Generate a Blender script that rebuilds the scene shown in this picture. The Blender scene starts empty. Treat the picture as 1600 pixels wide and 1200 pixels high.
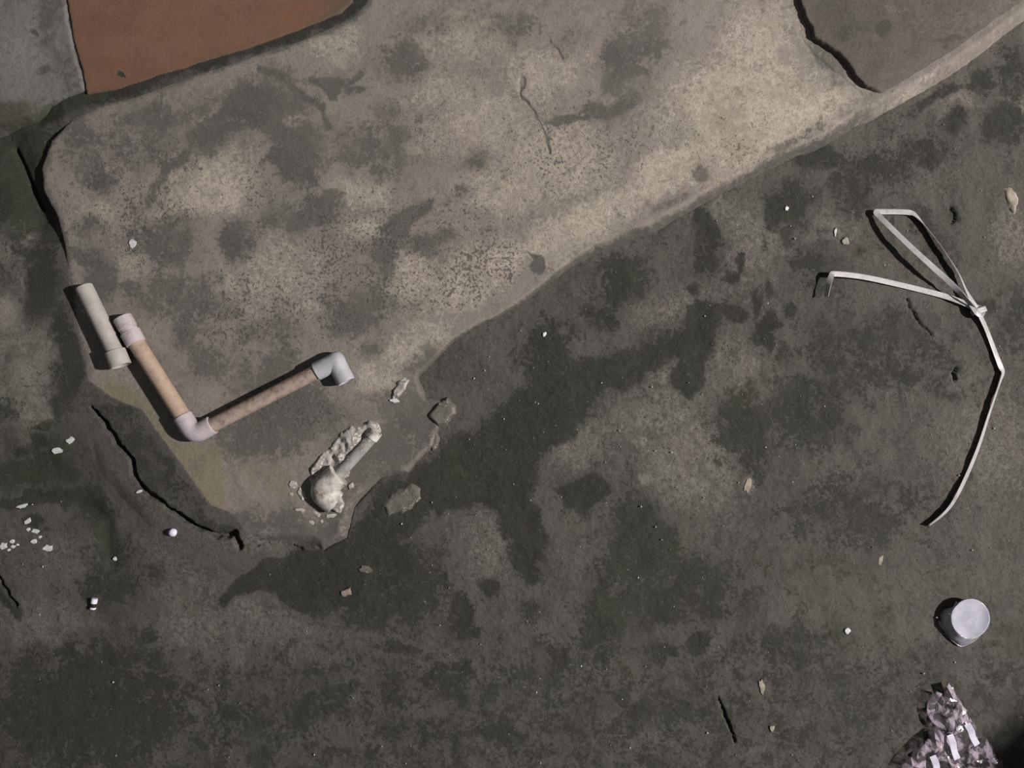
import bpy, bmesh, math, random
import numpy as np
from mathutils import Vector, Matrix
random.seed(7)
scene = bpy.context.scene
COL = scene.collection

# ------------------------------------------------------------------ camera, world, light, exposure
H = 1.30                                     # camera height over the floor (m); 1600 px = 1.6 m on the floor
cam_d = bpy.data.cameras.new('camera')
cam_d.sensor_width = 36.0
cam_d.lens = 36.0 * H / 1.6
cam_d.clip_start = 0.01
cam = bpy.data.objects.new('camera', cam_d)
cam.location = (0, 0, H)
COL.objects.link(cam)
scene.camera = cam

world = bpy.data.worlds.new('night_ambient')
world.use_nodes = True
world.node_tree.nodes['Background'].inputs[0].default_value = (0.90, 0.95, 1.0, 1)
world.node_tree.nodes['Background'].inputs[1].default_value = 0.11
scene.world = world

lamp_d = bpy.data.lights.new('yard_lamp', 'POINT')
lamp_d.energy = 1640
lamp_d.color = (1.0, 0.960, 0.952)
lamp_d.shadow_soft_size = 0.07
lamp = bpy.data.objects.new('yard_lamp', lamp_d)
lamp.location = (4.0, 0.12, 3.4)
COL.objects.link(lamp)

vs = scene.view_settings
vs.view_transform = 'Standard'
vs.look = 'None'
vs.exposure = 0.0
vs.gamma = 1.0
vs.use_curve_mapping = False

# ------------------------------------------------------------------ helpers
def lin(c):
    c = c / 255.0
    return c / 12.92 if c <= 0.04045 else ((c + 0.055) / 1.055) ** 2.4
def rgb(r, g, b):
    return (lin(r), lin(g), lin(b), 1.0)
def P(px, py, z=0.0):
    """photo pixel -> world point standing at height z"""
    k = (H - z) / H / 1000.0
    return Vector(((px - 800) * k, (600 - py) * k, z))

def link(o, parent=None):
    COL.objects.link(o)
    if parent is not None:
        o.parent = parent
        o.matrix_parent_inverse = Matrix.Identity(4)
    return o
def tag(o, label=None, cat=None, group=None, kind=None):
    if label: o['label'] = label
    if cat: o['category'] = cat
    if group: o['group'] = group
    if kind: o['kind'] = kind
    return o
def thing(name, label, cat, loc=(0, 0, 0), group=None):
    o = bpy.data.objects.new(name, None)
    o.empty_display_size = 0.02
    o.location = loc
    link(o)
    return tag(o, label, cat, group)
def mesh_obj(name, verts, faces, mat, parent=None, smooth=True, origin=None):
    """verts in world space; origin = where the object's own origin lies"""
    off = Vector(origin) if origin is not None else (parent.location if parent is not None else Vector((0, 0, 0)))
    if parent is not None and parent.parent is not None:
        off = parent.parent.location + parent.location
    me = bpy.data.meshes.new(name)
    me.from_pydata([(v[0] - off[0], v[1] - off[1], v[2] - off[2]) for v in verts], [], faces)
    me.update()
    if smooth:
        me.polygons.foreach_set('use_smooth', [True] * len(me.polygons))
    me.materials.append(mat)
    o = bpy.data.objects.new(name, me)
    link(o, parent)
    if parent is None and origin is not None:
        o.location = origin
    return o

# ---- numpy noise
_lat = {}
def vnoise(x, y, scale, seed):
    if seed not in _lat:
        _lat[seed] = np.random.RandomState(seed).rand(256, 256)
    L = _lat[seed]
    x = x / scale + seed * 13.7; y = y / scale + seed * 7.3
    xi = np.floor(x).astype(np.int64); yi = np.floor(y).astype(np.int64)
    fx = x - xi; fy = y - yi
    fx = fx * fx * (3 - 2 * fx); fy = fy * fy * (3 - 2 * fy)
    x0 = xi & 255; x1 = (xi + 1) & 255; y0 = yi & 255; y1 = (yi + 1) & 255
    return (L[y0, x0] * (1 - fx) + L[y0, x1] * fx) * (1 - fy) + (L[y1, x0] * (1 - fx) + L[y1, x1] * fx) * fy
def fbm(x, y, scale, seed, octv=4):
    s = 0; a = 1.0; t = 0
    for i in range(octv):
        s = s + a * vnoise(x, y, scale / 2 ** i, seed + i); t += a; a *= 0.55
    return s / t                      # 0..1, mean .5
def sstep(a, b, x):
    t = np.clip((x - a) / (b - a), 0, 1)
    return t * t * (3 - 2 * t)
def sdpoly(X, Y, pts):
    """signed distance, positive inside"""
    d2 = np.full(X.shape, 1e12); ins = np.zeros(X.shape, bool)
    n = len(pts)
    for i in range(n):
        ax, ay = pts[i]; bx, by = pts[(i + 1) % n]
        ex, ey = bx - ax, by - ay
        wx, wy = X - ax, Y - ay
        t = np.clip((wx * ex + wy * ey) / (ex * ex + ey * ey + 1e-9), 0, 1)
        d2 = np.minimum(d2, (wx - ex * t) ** 2 + (wy - ey * t) ** 2)
        c = ((ay > Y) != (by > Y)) & (X < (bx - ax) * (Y - ay) / ((by - ay) if by != ay else 1e-9) + ax)
        ins ^= c
    d = np.sqrt(d2)
    return np.where(ins, d, -d)
def dline(X, Y, pts):
    d2 = np.full(X.shape, 1e12)
    for i in range(len(pts) - 1):
        ax, ay = pts[i]; bx, by = pts[i + 1]
        ex, ey = bx - ax, by - ay
        wx, wy = X - ax, Y - ay
        t = np.clip((wx * ex + wy * ey) / (ex * ex + ey * ey + 1e-9), 0, 1)
        d2 = np.minimum(d2, (wx - ex * t) ** 2 + (wy - ey * t) ** 2)
    return np.sqrt(d2)

class Paint:
    """soft wear masks painted over a piece of ground (stains with shapes of their own)"""
    def __init__(s, X, Y, warp=9, seed=3):
        s.X = X + (fbm(X, Y, 38, seed, 4) - .5) * 2 * warp * 1.6
        s.Y = Y + (fbm(X, Y, 38, seed + 50, 4) - .5) * 2 * warp * 1.6
        s.BX = s.X + (fbm(X, Y, 75, seed + 90, 5) - .5) * 2 * warp * 3.2
        s.BY = s.Y + (fbm(X, Y, 75, seed + 120, 5) - .5) * 2 * warp * 3.2
        s.m = {k: np.zeros(X.shape) for k in 'dpms'}
    def _sub(s, x0, x1, y0, y1):
        return (s.X > x0) & (s.X < x1) & (s.Y > y0) & (s.Y < y1)
    def blobs(s, k, L):
        for b in L:
            x, y, rx, ry = b[:4]; ang = b[4] if len(b) > 4 else 0; amp = b[5] if len(b) > 5 else .8
            R = 2.2 * max(rx, ry)
            big_ = max(rx, ry) > 15
            U, W = (s.BX, s.BY) if big_ else (s.X, s.Y)
            q = (U > x - R) & (U < x + R) & (W > y - R) & (W < y + R)
            if not q.any(): continue
            c, sn = math.cos(math.radians(ang)), math.sin(math.radians(ang))
            dx = U[q] - x; dy = W[q] - y
            u = (dx * c + dy * sn) / rx; v = (-dx * sn + dy * c) / ry
            val = amp * np.exp(-((u * u + v * v) ** 1.5) * .69)
            s.m[k][q] = np.maximum(s.m[k][q], val)
    def poly(s, k, pts, f=10, amp=.85):
        xs = [p[0] for p in pts]; ys = [p[1] for p in pts]
        q = s._sub(min(xs) - f, max(xs) + f, min(ys) - f, max(ys) + f)
        if not q.any(): return
        sd = sdpoly(s.X[q], s.Y[q], pts)
        s.m[k][q] = np.maximum(s.m[k][q], amp * sstep(-f, f, sd))
    def line(s, k, pts, w, amp=.8):
        xs = [p[0] for p in pts]; ys = [p[1] for p in pts]
        q = s._sub(min(xs) - 3 * w, max(xs) + 3 * w, min(ys) - 3 * w, max(ys) + 3 * w)
        d = dline(s.X[q], s.Y[q], pts)
        s.m[k][q] = np.maximum(s.m[k][q], amp * np.exp(-(d / w) ** 2 * .69))

def axis(a, b, lo, hi, step, gw=1.35):
    """grid lines: dense inside a..b, coarse margins out to lo..hi"""
    mid = np.arange(a, b + 1e-6, step)
    left = []; x = a; g = step * 2
    while x - g > lo: x -= g; left.append(x); g *= gw
    left.append(lo)
    right = []; x = mid[-1]; g = step * 2
    while x + g < hi: x += g; right.append(x); g *= gw
    right.append(hi)
    return np.array(left[::-1] + list(mid) + right)

def ground(name, X, Y, Z, keep, paint, mat, z0, label, cat, parent=None, kind='structure'):
    """height-field mesh over photo-measured coordinates X,Y (px at height z0), Z in m"""
    ny, nx = X.shape
    k = (H - z0) / H / 1000.0
    idx = -np.ones(X.shape, np.int64)
    fk = keep[:-1, :-1] & keep[1:, :-1] & keep[:-1, 1:] & keep[1:, 1:]
    use = np.zeros(X.shape, bool)
    use[:-1, :-1] |= fk; use[1:, :-1] |= fk; use[:-1, 1:] |= fk; use[1:, 1:] |= fk
    n = int(use.sum()); idx[use] = np.arange(n)
    co = np.stack([(X[use] - 800) * k, (600 - Y[use]) * k, Z[use]], 1).astype(np.float32)
    a = idx[:-1, :-1][fk]; b = idx[1:, :-1][fk]; c = idx[1:, 1:][fk]; d = idx[:-1, 1:][fk]
    quads = np.stack([a, b, c, d], 1).astype(np.int32)
    me = bpy.data.meshes.new(name)
    me.vertices.add(n); me.vertices.foreach_set('co', co.ravel())
    m = len(quads)
    me.loops.add(m * 4); me.loops.foreach_set('vertex_index', quads.ravel())
    me.polygons.add(m)
    me.polygons.foreach_set('loop_start', np.arange(0, m * 4, 4, dtype=np.int32))
    me.polygons.foreach_set('loop_total', np.full(m, 4, np.int32))
    me.polygons.foreach_set('use_smooth', np.ones(m, bool))
    me.update(calc_edges=True)
    at = me.attributes.new('wear', 'FLOAT_COLOR', 'POINT')
    w = np.stack([paint.m['d'][use], paint.m['p'][use], paint.m['m'][use], paint.m['s'][use]], 1).astype(np.float32)
    at.data.foreach_set('color', w.ravel())
    me.materials.append(mat)
    o = bpy.data.objects.new(name, me)
    link(o, parent)
    return tag(o, label, cat, None, kind)

# ---- node materials
class NT:
    def __init__(s, name):
        s.mat = bpy.data.materials.new(name); s.mat.use_nodes = True
        s.t = s.mat.node_tree; s.t.nodes.clear()
        s.out = s.t.nodes.new('ShaderNodeOutputMaterial')
    def n(s, typ, **kw):
        nd = s.t.nodes.new(typ)
        for k, v in kw.items(): setattr(nd, k, v)
        return nd
    def l(s, a, b): s.t.links.new(a, b)
    def setin(s, sock, v):
        if isinstance(v, bpy.types.NodeSocket): s.l(v, sock)
        else: sock.default_value = v
    def math(s, op, a, b=0.0, clamp=False):
        m = s.n('ShaderNodeMath', operation=op, use_clamp=clamp)
        s.setin(m.inputs[0], a); s.setin(m.inputs[1], b)
        return m.outputs[0]
    def noise(s, co, scale, detail=4, rough=.55, dist=0.0):
        m = s.n('ShaderNodeTexNoise')
        s.l(co, m.inputs['Vector']); m.inputs['Scale'].default_value = scale
        m.inputs['Detail'].default_value = detail; m.inputs['Roughness'].default_value = rough
        m.inputs['Distortion'].default_value = dist
        return m.outputs[0]
    def smooth(s, x, a, b, lo=0.0, hi=1.0):
        m = s.n('ShaderNodeMapRange', interpolation_type='SMOOTHSTEP')
        s.setin(m.inputs[0], x)
        m.inputs[1].default_value = a; m.inputs[2].default_value = b
        m.inputs[3].default_value = lo; m.inputs[4].default_value = hi
        return m.outputs[0]
    def mix(s, f, a, b, blend='MIX'):
        m = s.n('ShaderNodeMix', data_type='RGBA', blend_type=blend)
        s.setin(m.inputs[0], f); s.setin(m.inputs[6], a); s.setin(m.inputs[7], b)
        return m.outputs[2]
    def grey(s, v):
        c = s.n('ShaderNodeCombineColor')
        for i in range(3): s.l(v, c.inputs[i])
        return c.outputs[0]
    def principled(s, color, rough, normal=None, **kw):
        p = s.n('ShaderNodeBsdfPrincipled')
        s.setin(p.inputs['Base Color'], color); s.setin(p.inputs['Roughness'], rough)
        if normal is not None: s.l(normal, p.inputs['Normal'])
        for k, v in kw.items(): s.setin(p.inputs[k.replace('_', ' ')], v)
        return p.outputs[0]
    def bump(s, h, strength, dist):
        b = s.n('ShaderNodeBump'); b.inputs['Strength'].default_value = strength; b.inputs['Distance'].default_value = dist
        s.l(h, b.inputs['Height']); return b.outputs[0]
    def done(s, sh):
        s.l(sh, s.out.inputs[0]); return s.mat

def cement_mat(name, base, base2, dark, dark2, pale, moss, speckc, bumpd=.0012, edge=.22, speck_scale=230, grain=.27, auto=.0, pauto=.0, soil=.3, grit=.35, warm=0):
    t = NT(name)
    co = t.n('ShaderNodeTexCoord').outputs['Object']
    att = t.n('ShaderNodeAttribute', attribute_name='wear')
    sep = t.n('ShaderNodeSeparateColor'); t.l(att.outputs['Color'], sep.inputs[0])
    D, Pm, M = sep.outputs; S = att.outputs['Alpha']
    def st(n, k): return t.math('ADD', t.math('MULTIPLY', t.math('SUBTRACT', n, .5), k), .5, True)
    big = st(t.noise(co, 7, 5, .6), 2.4); mid = st(t.noise(co, 30, 7, .66, .4), 2.3); fine = st(t.noise(co, 150, 6, .7), 3.0)
    gr = st(t.noise(co, 520, 4, .75), 3.0); alt = st(t.noise(co, 17, 7, .64, .5), 2.4)
    fine2 = t.math('ADD', t.math('MULTIPLY', fine, .6), t.math('MULTIPLY', gr, .4))
    tin = st(t.noise(co, 12, 5, .7), 2.6); tin2 = st(t.noise(co, 90, 4, .7), 2.4)
    def brk(mask, a, b, c1, c2, e, off=0.0):
        x = t.math('ADD', mask, t.math('MULTIPLY', t.math('SUBTRACT', a, .5), c1))
        x = t.math('ADD', x, t.math('MULTIPLY', t.math('SUBTRACT', b, .5), c2))
        if off: x = t.math('ADD', x, off)
        return t.smooth(x, .5 - e, .5 + e)
    c = t.mix(big, base, base2)
    c = t.mix(t.math('MULTIPLY', brk(Pm, alt, fine2, .7, .8, .34, pauto), .9), c, pale)
    dk = t.mix(alt, dark, dark2)
    c = t.mix(t.math('MULTIPLY', brk(D, mid, fine2, .85, 1.1, edge, auto), .93), c, dk)
    # broad faint soiling between the heavy stains
    c = t.mix(t.math('MULTIPLY', t.smooth(t.math('ADD', alt, t.math('MULTIPLY', tin2, .4)), .55, 1.0), soil), c, dark2)
    c = t.mix(t.math('MULTIPLY', brk(M, mid, fine, .6, .5, .34), .8), c, moss)
    # small dark pits
    sp = st(t.noise(co, speck_scale, 3, .5), 1.6)
    sp2 = t.math('ADD', sp, t.math('MULTIPLY', t.math('SUBTRACT', mid, .5), .35))
    thr = t.math('SUBTRACT', .92, t.math('MULTIPLY', S, .55))
    pit = t.smooth(t.math('SUBTRACT', sp2, thr), 0.0, .10)
    c = t.mix(t.math('MULTIPLY', pit, .7), c, speckc)
    # pale grit
    lg = t.smooth(t.noise(co, 240, 2, .5), .70, .76)
    c = t.mix(t.math('MULTIPLY', lg, grit), c, pale)
    v = t.math('ADD', 1 - grain, t.math('MULTIPLY', t.math('ADD', fine, gr), grain))
    v2 = t.math('ADD', .84, t.math('MULTIPLY', mid, .32))
    c = t.mix(1.0, c, t.grey(t.math('MULTIPLY', v, v2)), 'MULTIPLY')
    c = t.mix(1.0, c, t.mix(tin, (1.02, .99, 1.0, 1), (.985, 1.0, .965, 1) if warm else (.95, 1.01, .94, 1)), 'MULTIPLY')
    hgt = t.math('ADD', t.math('MULTIPLY', fine, .8), t.math('MULTIPLY', gr, .5))
    hgt = t.math('SUBTRACT', hgt, t.math('MULTIPLY', pit, .5))
    hgt = t.math('ADD', hgt, t.math('MULTIPLY', mid, .8))
    nrm = t.bump(hgt, .7, bumpd)
    return t.done(t.principled(c, .86, nrm, Specular_IOR_Level=.25))

def plain_mat(name, c1, c2, rough=.5, nscale=60, bumpd=.0004, spec=.4, c3=None, stretch=None, grain=.12):
    t = NT(name)
    co = t.n('ShaderNodeTexCoord').outputs['Object']
    if stretch:
        mp = t.n('ShaderNodeMapping'); mp.inputs['Scale'].default_value = stretch
        t.l(co, mp.inputs[0]); co = mp.outputs[0]
    a = t.noise(co, nscale, 5, .6); b = t.noise(co, nscale * 6, 4, .6)
    c = t.mix(t.smooth(a, .36, .66), c1, c2)
    if c3: c = t.mix(t.smooth(t.math('ADD', a, t.math('MULTIPLY', b, .5)), .84, .92), c, c3)
    c = t.mix(1.0, c, t.grey(t.math('ADD', 1 - grain, t.math('MULTIPLY', b, grain * 2))), 'MULTIPLY')
    return t.done(t.principled(c, rough, t.bump(b, .6, bumpd), Specular_IOR_Level=spec))

M = {}
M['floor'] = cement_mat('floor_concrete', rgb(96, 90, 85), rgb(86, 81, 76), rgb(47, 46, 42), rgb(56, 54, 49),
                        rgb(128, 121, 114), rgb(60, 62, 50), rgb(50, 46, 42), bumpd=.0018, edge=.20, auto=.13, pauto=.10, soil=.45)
M['step'] = cement_mat('step_cement', rgb(139, 130, 121), rgb(130, 123, 116), rgb(79, 77, 73), rgb(95, 91, 85),
                       rgb(182, 171, 156), rgb(124, 116, 94), rgb(74, 70, 66), bumpd=.0009, edge=.24, auto=.15, pauto=.04, soil=.4, grit=.2, warm=1)
M['block'] = cement_mat('block_cement', rgb(124, 118, 116), rgb(116, 111, 108), rgb(80, 77, 74), rgb(92, 88, 84),
                        rgb(138, 132, 126), rgb(72, 71, 56), rgb(86, 81, 77), bumpd=.0010, auto=.05)
M['screed'] = cement_mat('dark_screed', rgb(98, 90, 84), rgb(92, 85, 80), rgb(68, 63, 59), rgb(76, 71, 66),
                         rgb(112, 104, 98), rgb(84, 78, 68), rgb(66, 60, 56), bumpd=.0012)
M['orange'] = cement_mat('orange_paint', rgb(122, 90, 74), rgb(113, 84, 70), rgb(108, 76, 56), rgb(114, 80, 60),
                         rgb(142, 102, 76), rgb(88, 78, 68), rgb(96, 68, 50), bumpd=.0005, grain=.16, soil=.25)

# ------------------------------------------------------------------ ground pieces
STEP_EDGE = [(2300, -410), (1720, -35), (1600, 42), (1550, 80), (1497, 117), (1433, 153), (1373, 187), (1340, 202), (1300, 230),
             (1250, 250), (1193, 277), (1143, 303), (1100, 327), (1060, 350), (1019, 372), (975, 384), (934, 400),
             (897, 422), (859, 449), (825, 472), (787, 495), (750, 513), (712, 533), (685, 560), (655, 590)]
STEP_LOW = [(668, 615), (712, 628), (716, 648), (690, 668), (682, 700), (655, 728), (640, 748), (598, 758),
            (560, 800), (548, 850), (500, 876), (480, 862), (440, 858), (400, 856), (384, 846), (366, 822), (352, 810),
            (320, 799), (296, 764), (272, 728), (243, 690), (215, 648), (168, 630), (128, 600), (108, 520), (100, 450), (92, 382), (78, 335), (60, 300),
            (56, 262), (72, 215), (105, 180), (150, 155), (200, 142), (330, 97), (470, 51), (540, 21), (566, 0), (578, -60)]
STEP = [(2300, -460)] + STEP_EDGE + STEP_LOW + [(612, -460)]
CRACK = [(150, 636), (166, 658), (192, 693), (212, 718), (215, 742), (236, 770), (262, 787), (286, 806), (311, 822),
         (342, 834), (371, 831), (380, 852)]

def wob(X, Y, a, seed, sc=26):
    return (fbm(X, Y, sc, seed, 4) - .5) * 2 * a

def step_top(X, Y):
    return .012 + .012 * sstep(620, 1000, X) + (fbm(X, Y, 160, 31, 3) - .5) * .004

# floor ------------------------------------------------------------
xs = axis(-20, 1620, -2200, 4300, 2.0, 1.2); ys = axis(-20, 1220, -2400, 3600, 2.0, 1.2)
X, Y = np.meshgrid(xs, ys)
kS = (H - .016) / H                          # the step was measured at its own height
sdS = sdpoly(800 + (X - 800) / kS, 600 + (Y - 600) / kS, STEP)
Z = (fbm(X, Y, 170, 11, 3) - .5) * .010 + (fbm(X, Y, 22, 15, 3) - .5) * .0032
Z += (fbm(X, Y, 6, 19, 2) - .5) * .0012 * sstep(250, 900, X + .3 * Y)
# boulder-like hump and mossy hollow by the left edge
sdB = sdpoly(X, Y, [(-60, 430), (20, 455), (45, 500), (75, 560), (84, 620), (78, 665), (40, 700), (-60, 715)])
Z += .016 * sstep(-14, 34, sdB + wob(X, Y, 8, 21))
sdB2 = sdpoly(X, Y, [(-60, 330), (20, 335), (55, 365), (50, 400), (20, 425), (-60, 420)])
Z += .008 * sstep(-10, 20, sdB2 + wob(X, Y, 8, 22))
dG = dline(X, Y, [(-60, 180), (20, 225), (45, 290), (66, 340)])
Z -= .010 * np.exp(-(dG / 22) ** 2)
Z -= .011 * np.exp(-(dline(X, Y, [(20, 232), (34, 262), (50, 300), (62, 325)]) / 3.5) ** 2)
dM = dline(X, Y, [(-60, 772), (60, 776), (130, 788), (165, 815), (172, 880)])
Z -= .006 * np.exp(-(dM / 14) ** 2)
# floor and screed lie flush with the low left end of the step
mL = (1 - sstep(330, 440, X)) * sstep(350, 430, Y) * (1 - sstep(40, 150, np.maximum(0, -sdS)))
mL = np.maximum(mL, (1 - sstep(20, 60, np.maximum(0, -sdpoly(X, Y, [(140, 600), (215, 640), (400, 850), (370, 860), (260, 790), (200, 720)])))))
Z = Z * (1 - .85 * mL) + .0132 * mL
Z += .013 * (1 - sstep(185, 215, Y)) * sstep(60, 110, X) * (1 - sstep(700, 800, X))
def crack(Z, pts, w, dep, seed, n=.9):
    xs_ = [p[0] for p in pts]; ys_ = [p[1] for p in pts]
    q = (X > min(xs_) - 20) & (X < max(xs_) + 20) & (Y > min(ys_) - 20) & (Y < max(ys_) + 20)
    xx = X[q] + wob(X[q], Y[q], 5, seed, 14); yy = Y[q] + wob(X[q], Y[q], 5, seed + 5, 14)
    d = dline(xx, yy, pts)
    ww = w * (1 + n * (fbm(X[q], Y[q], 30, seed + 9, 2) - .5))
    Z[q] -= dep * (1 - sstep(ww * .45, ww * 1.1, d))
crack(Z, CRACK, 4.4, .016, 61)
crack(Z, [(1124, 1094), (1130, 1110), (1140, 1135), (1150, 1160)], 2.6, .008, 66)
crack(Z, [(-10, 890), (4, 915), (14, 932), (26, 946)], 3.2, .010, 67)
crack(Z, [(384, 850), (420, 846), (470, 858)], 1.8, .004, 68)
crack(Z, [(1495, 575), (1490, 582), (1493, 592)], 4, .006, 69)
crack(Z, [(1415, 465), (1420, 485), (1432, 500), (1455, 525)], 3, .004, 71)
crack(Z, [(1488, 325), (1492, 335), (1487, 350)], 3, .005, 72)
# sunk away below the step and the other slabs
Z -= .035 * sstep(9, 22, sdS)
pf = Paint(X, Y, 8, 3)
D = [ # x, y, rx, ry, angle, strength
 (970, 440, 42, 42, 0, .72), (935, 492, 34, 24, 0, .62), (1096, 370, 22, 58, 8, .72), (1155, 412, 20, 9, -55, .85), (1140, 436, 13, 11, 0, .85),
 (1090, 456, 11, 9, 0, .8), (862, 565, 48, 62, 0, .72), (1222, 322, 34, 36, 0, .8), (1206, 352, 10, 14, 0, .7), (1500, 196, 16, 26, 0, .85),
 (1570, 195, 26, 34, 0, .8), (1380, 255, 60, 34, 0, .6), (1345, 298, 22, 42, 0, .7), (1285, 246, 44, 22, 0, .7), (1165, 680, 50, 62, 0, .68),
 (1260, 650, 60, 60, 0, .6), (1000, 842, 56, 60, 0, .72), (950, 960, 36, 95, 8, .68), (1055, 925, 120, 60, 0, .6), (765, 916, 15, 13, 0, .95),
 (727, 962, 17, 30, 0, .95), (722, 985, 22, 22, 0, .8), (742, 988, 8, 6, 0, .9), (500, 1092, 75, 22, -15, .62), (780, 1140, 62, 30, 0, .62), (620, 1012, 32, 14, 0, .62),
 (140, 1105, 170, 105, 0, .66), (600, 852, 34, 22, 0, .8), (560, 885, 90, 40, 0, .75), (560, 935, 110, 42, 0, .68), (640, 920, 70, 60, 0, .64),
 (1140, 490, 16, 13, 0, .9), (1176, 478, 9, 20, 0, .85), (1190, 514, 24, 14, -8, .9), (1234, 490, 11, 14, 0, .85), (1200, 466, 5, 18, 0, .85), (1205, 530, 8, 14, 0, .8),
 (30, 240, 60, 40, -20, .9), (25, 290, 55, 60, 0, .9), (70, 300, 26, 60, 0, .85), (70, 430, 26, 46, 0, .85), (60, 390, 30, 20, 0, .6), (104, 560, 16, 80, 0, .7),
 (125, 600, 18, 30, 0, .7), (70, 668, 14, 8, 0, 1), (62, 690, 14, 10, 0, .95), (40, 704, 22, 7, 0, .95), (60, 735, 70, 20, 0, .7), (15, 640, 30, 20, 0, .45),
 (50, 778, 90, 12, 0, .95), (150, 800, 30, 24, 40, .85), (168, 850, 16, 40, 0, .75), (55, 822, 22, 14, 0, .7), (15, 925, 14, 34, -30, .8),
 (185, 905, 60, 70, 0, .5), (235, 995, 12, 9, 0, .85), (160, 1030, 12, 10, 0, .7), (1385, 560, 160, 70, 0, .48), (1330, 800, 120, 60, 0, .5),
 (1240, 1010, 90, 40, 0, .5), (1105, 990, 16, 22, 0, .75), (1040, 1015, 22, 12, 0, .7), (1085, 1010, 14, 10, 0, .7), (1030, 1030, 9, 10, 0, .8),
 (1490, 330, 6, 20, 0, .85), (1450, 380, 30, 60, -30, .5), (1540, 470, 30, 14, 0, .6), (880, 1060, 40, 60, 0, .5), (700, 1060, 80, 20, 0, .5),
 (1030, 960, 12, 22, 0, .6), (1440, 240, 40, 26, 0, .62), (1530, 130, 34, 20, -30, .75), (1460, 160, 40, 10, -30, .75), (1590, 120, 26, 40, 0, .6), (830, 960, 20, 30, 0, .5),
 (1310, 300, 20, 40, 0, .55), (1270, 420, 40, 40, 0, .5), (1240, 370, 20, 30, 0, .45), (1590, 500, 30, 60, 0, .5), (1000, 1120, 120, 40, 0, .5), (380, 1120, 80, 40, 0, .5)]
pf.blobs('d', D)
pf.poly('d', [(566, 800), (600, 762), (650, 735), (700, 690), (760, 660), (800, 615), (850, 590), (930, 560), (985, 545), (1030, 530), (1075, 505),
              (1105, 478), (1128, 484), (1120, 520), (1112, 545), (1080, 560), (1040, 560), (1010, 577), (1000, 597), (985, 612), (940, 610), (925, 640), (905, 668),
              (880, 690), (840, 715), (838, 760), (832, 775), (846, 820), (852, 840), (846, 872), (838, 902), (818, 912), (800, 880), (795, 845),
              (775, 805), (745, 790), (715, 800), (670, 800), (640, 840), (600, 850), (550, 880), (546, 840)], 16, .80)
pf.poly('d', [(150, 628), (190, 628), (222, 640), (250, 690), (276, 730), (300, 765), (322, 800), (366, 822), (372, 832), (340, 836), (288, 808), (262, 787), (238, 770), (216, 742), (213, 718), (192, 692), (162, 655)], 4, .41)
pf.poly('d', [(1075, 478), (1105, 470), (1122, 490), (1116, 540), (1096, 570), (1097, 600), (1078, 626), (1056, 612), (1047, 590), (1064, 560), (1068, 520)], 9, .84)
pf.poly('d', [(868, 766), (900, 748), (936, 738), (952, 760), (937, 784), (912, 802), (886, 786)], 11, .84)
pf.poly('d', [(340, 937), (362, 915), (378, 902), (402, 890), (420, 876), (446, 869), (470, 855), (496, 868), (505, 882), (535, 872), (570, 876),
              (640, 850), (650, 900), (600, 925), (560, 950), (470, 960), (440, 940), (428, 930), (400, 928), (368, 928), (352, 948)], 8, .88)
Pl = [(1085, 725, 75, 62, 0, .66), (1040, 650, 70, 36, -15, .55), (1160, 585, 62, 52, 0, .5), (1010, 655, 60, 36, 0, .5), (1050, 478, 60, 24, -20, .45),
 (1180, 375, 62, 64, 0, .5), (1120, 330, 36, 30, 0, .5), (1492, 152, 42, 26, -20, .6), (1588, 175, 22, 32, 0, .6), (380, 985, 150, 55, 0, .42), (60, 965, 80, 40, 0, .45),
 (415, 840, 60, 22, 0, .4), (900, 690, 60, 46, 0, .45), (1060, 600, 60, 26, 0, .4), (1585, 370, 40, 50, 0, .42), (1400, 600, 60, 40, 0, .35),
 (1540, 700, 70, 90, 0, .36), (1300, 370, 40, 30, 0, .36), (1160, 1170, 40, 20, 0, .3), (780, 840, 50, 70, 0, .36), (40, 570, 46, 66, 20, .95), (58, 645, 34, 44, 0, .9), (12, 490, 26, 46, 0, .95), (10, 560, 40, 60, 0, .8), (25, 400, 34, 26, 0, .6),
 (30, 345, 40, 22, 0, .35), (260, 860, 80, 40, 30, .36), (300, 930, 60, 40, 0, .38), (110, 870, 60, 30, 0, .3), (75, 740, 24, 14, 0, .5), (40, 405, 26, 14, 0, .4),
 (1170, 640, 16, 12, 0, .6), (1115, 700, 18, 30, 0, .72), (1080, 745, 26, 12, 0, .75), (1010, 745, 14, 9, 0, .78), (1175, 757, 8, 14, 0, .95), (1000, 690, 14, 10, 0, .7), (1500, 600, 40, 60, 0, .3), (1260, 180, 0.1, 0.1)]
pf.line('d', [(20, 215), (70, 185), (105, 168), (140, 152), (200, 140), (330, 97), (470, 52), (545, 18), (560, -10)], 13, 1.0)
pf.line('m', [(20, 215), (70, 185), (140, 152), (330, 97), (470, 52)], 12, .6)
pf.blobs('p', Pl)
pf.line('p', [(24, 318), (32, 335), (42, 360), (50, 385)], 4, .9)
pf.line('p', [(8, 265), (28, 280), (34, 290)], 4, .8)
pf.line('p', [(38, 350), (46, 375), (40, 400)], 5, .7)
pf.line('p', [(24, 424), (34, 440), (42, 458)], 2.5, .8)
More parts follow.
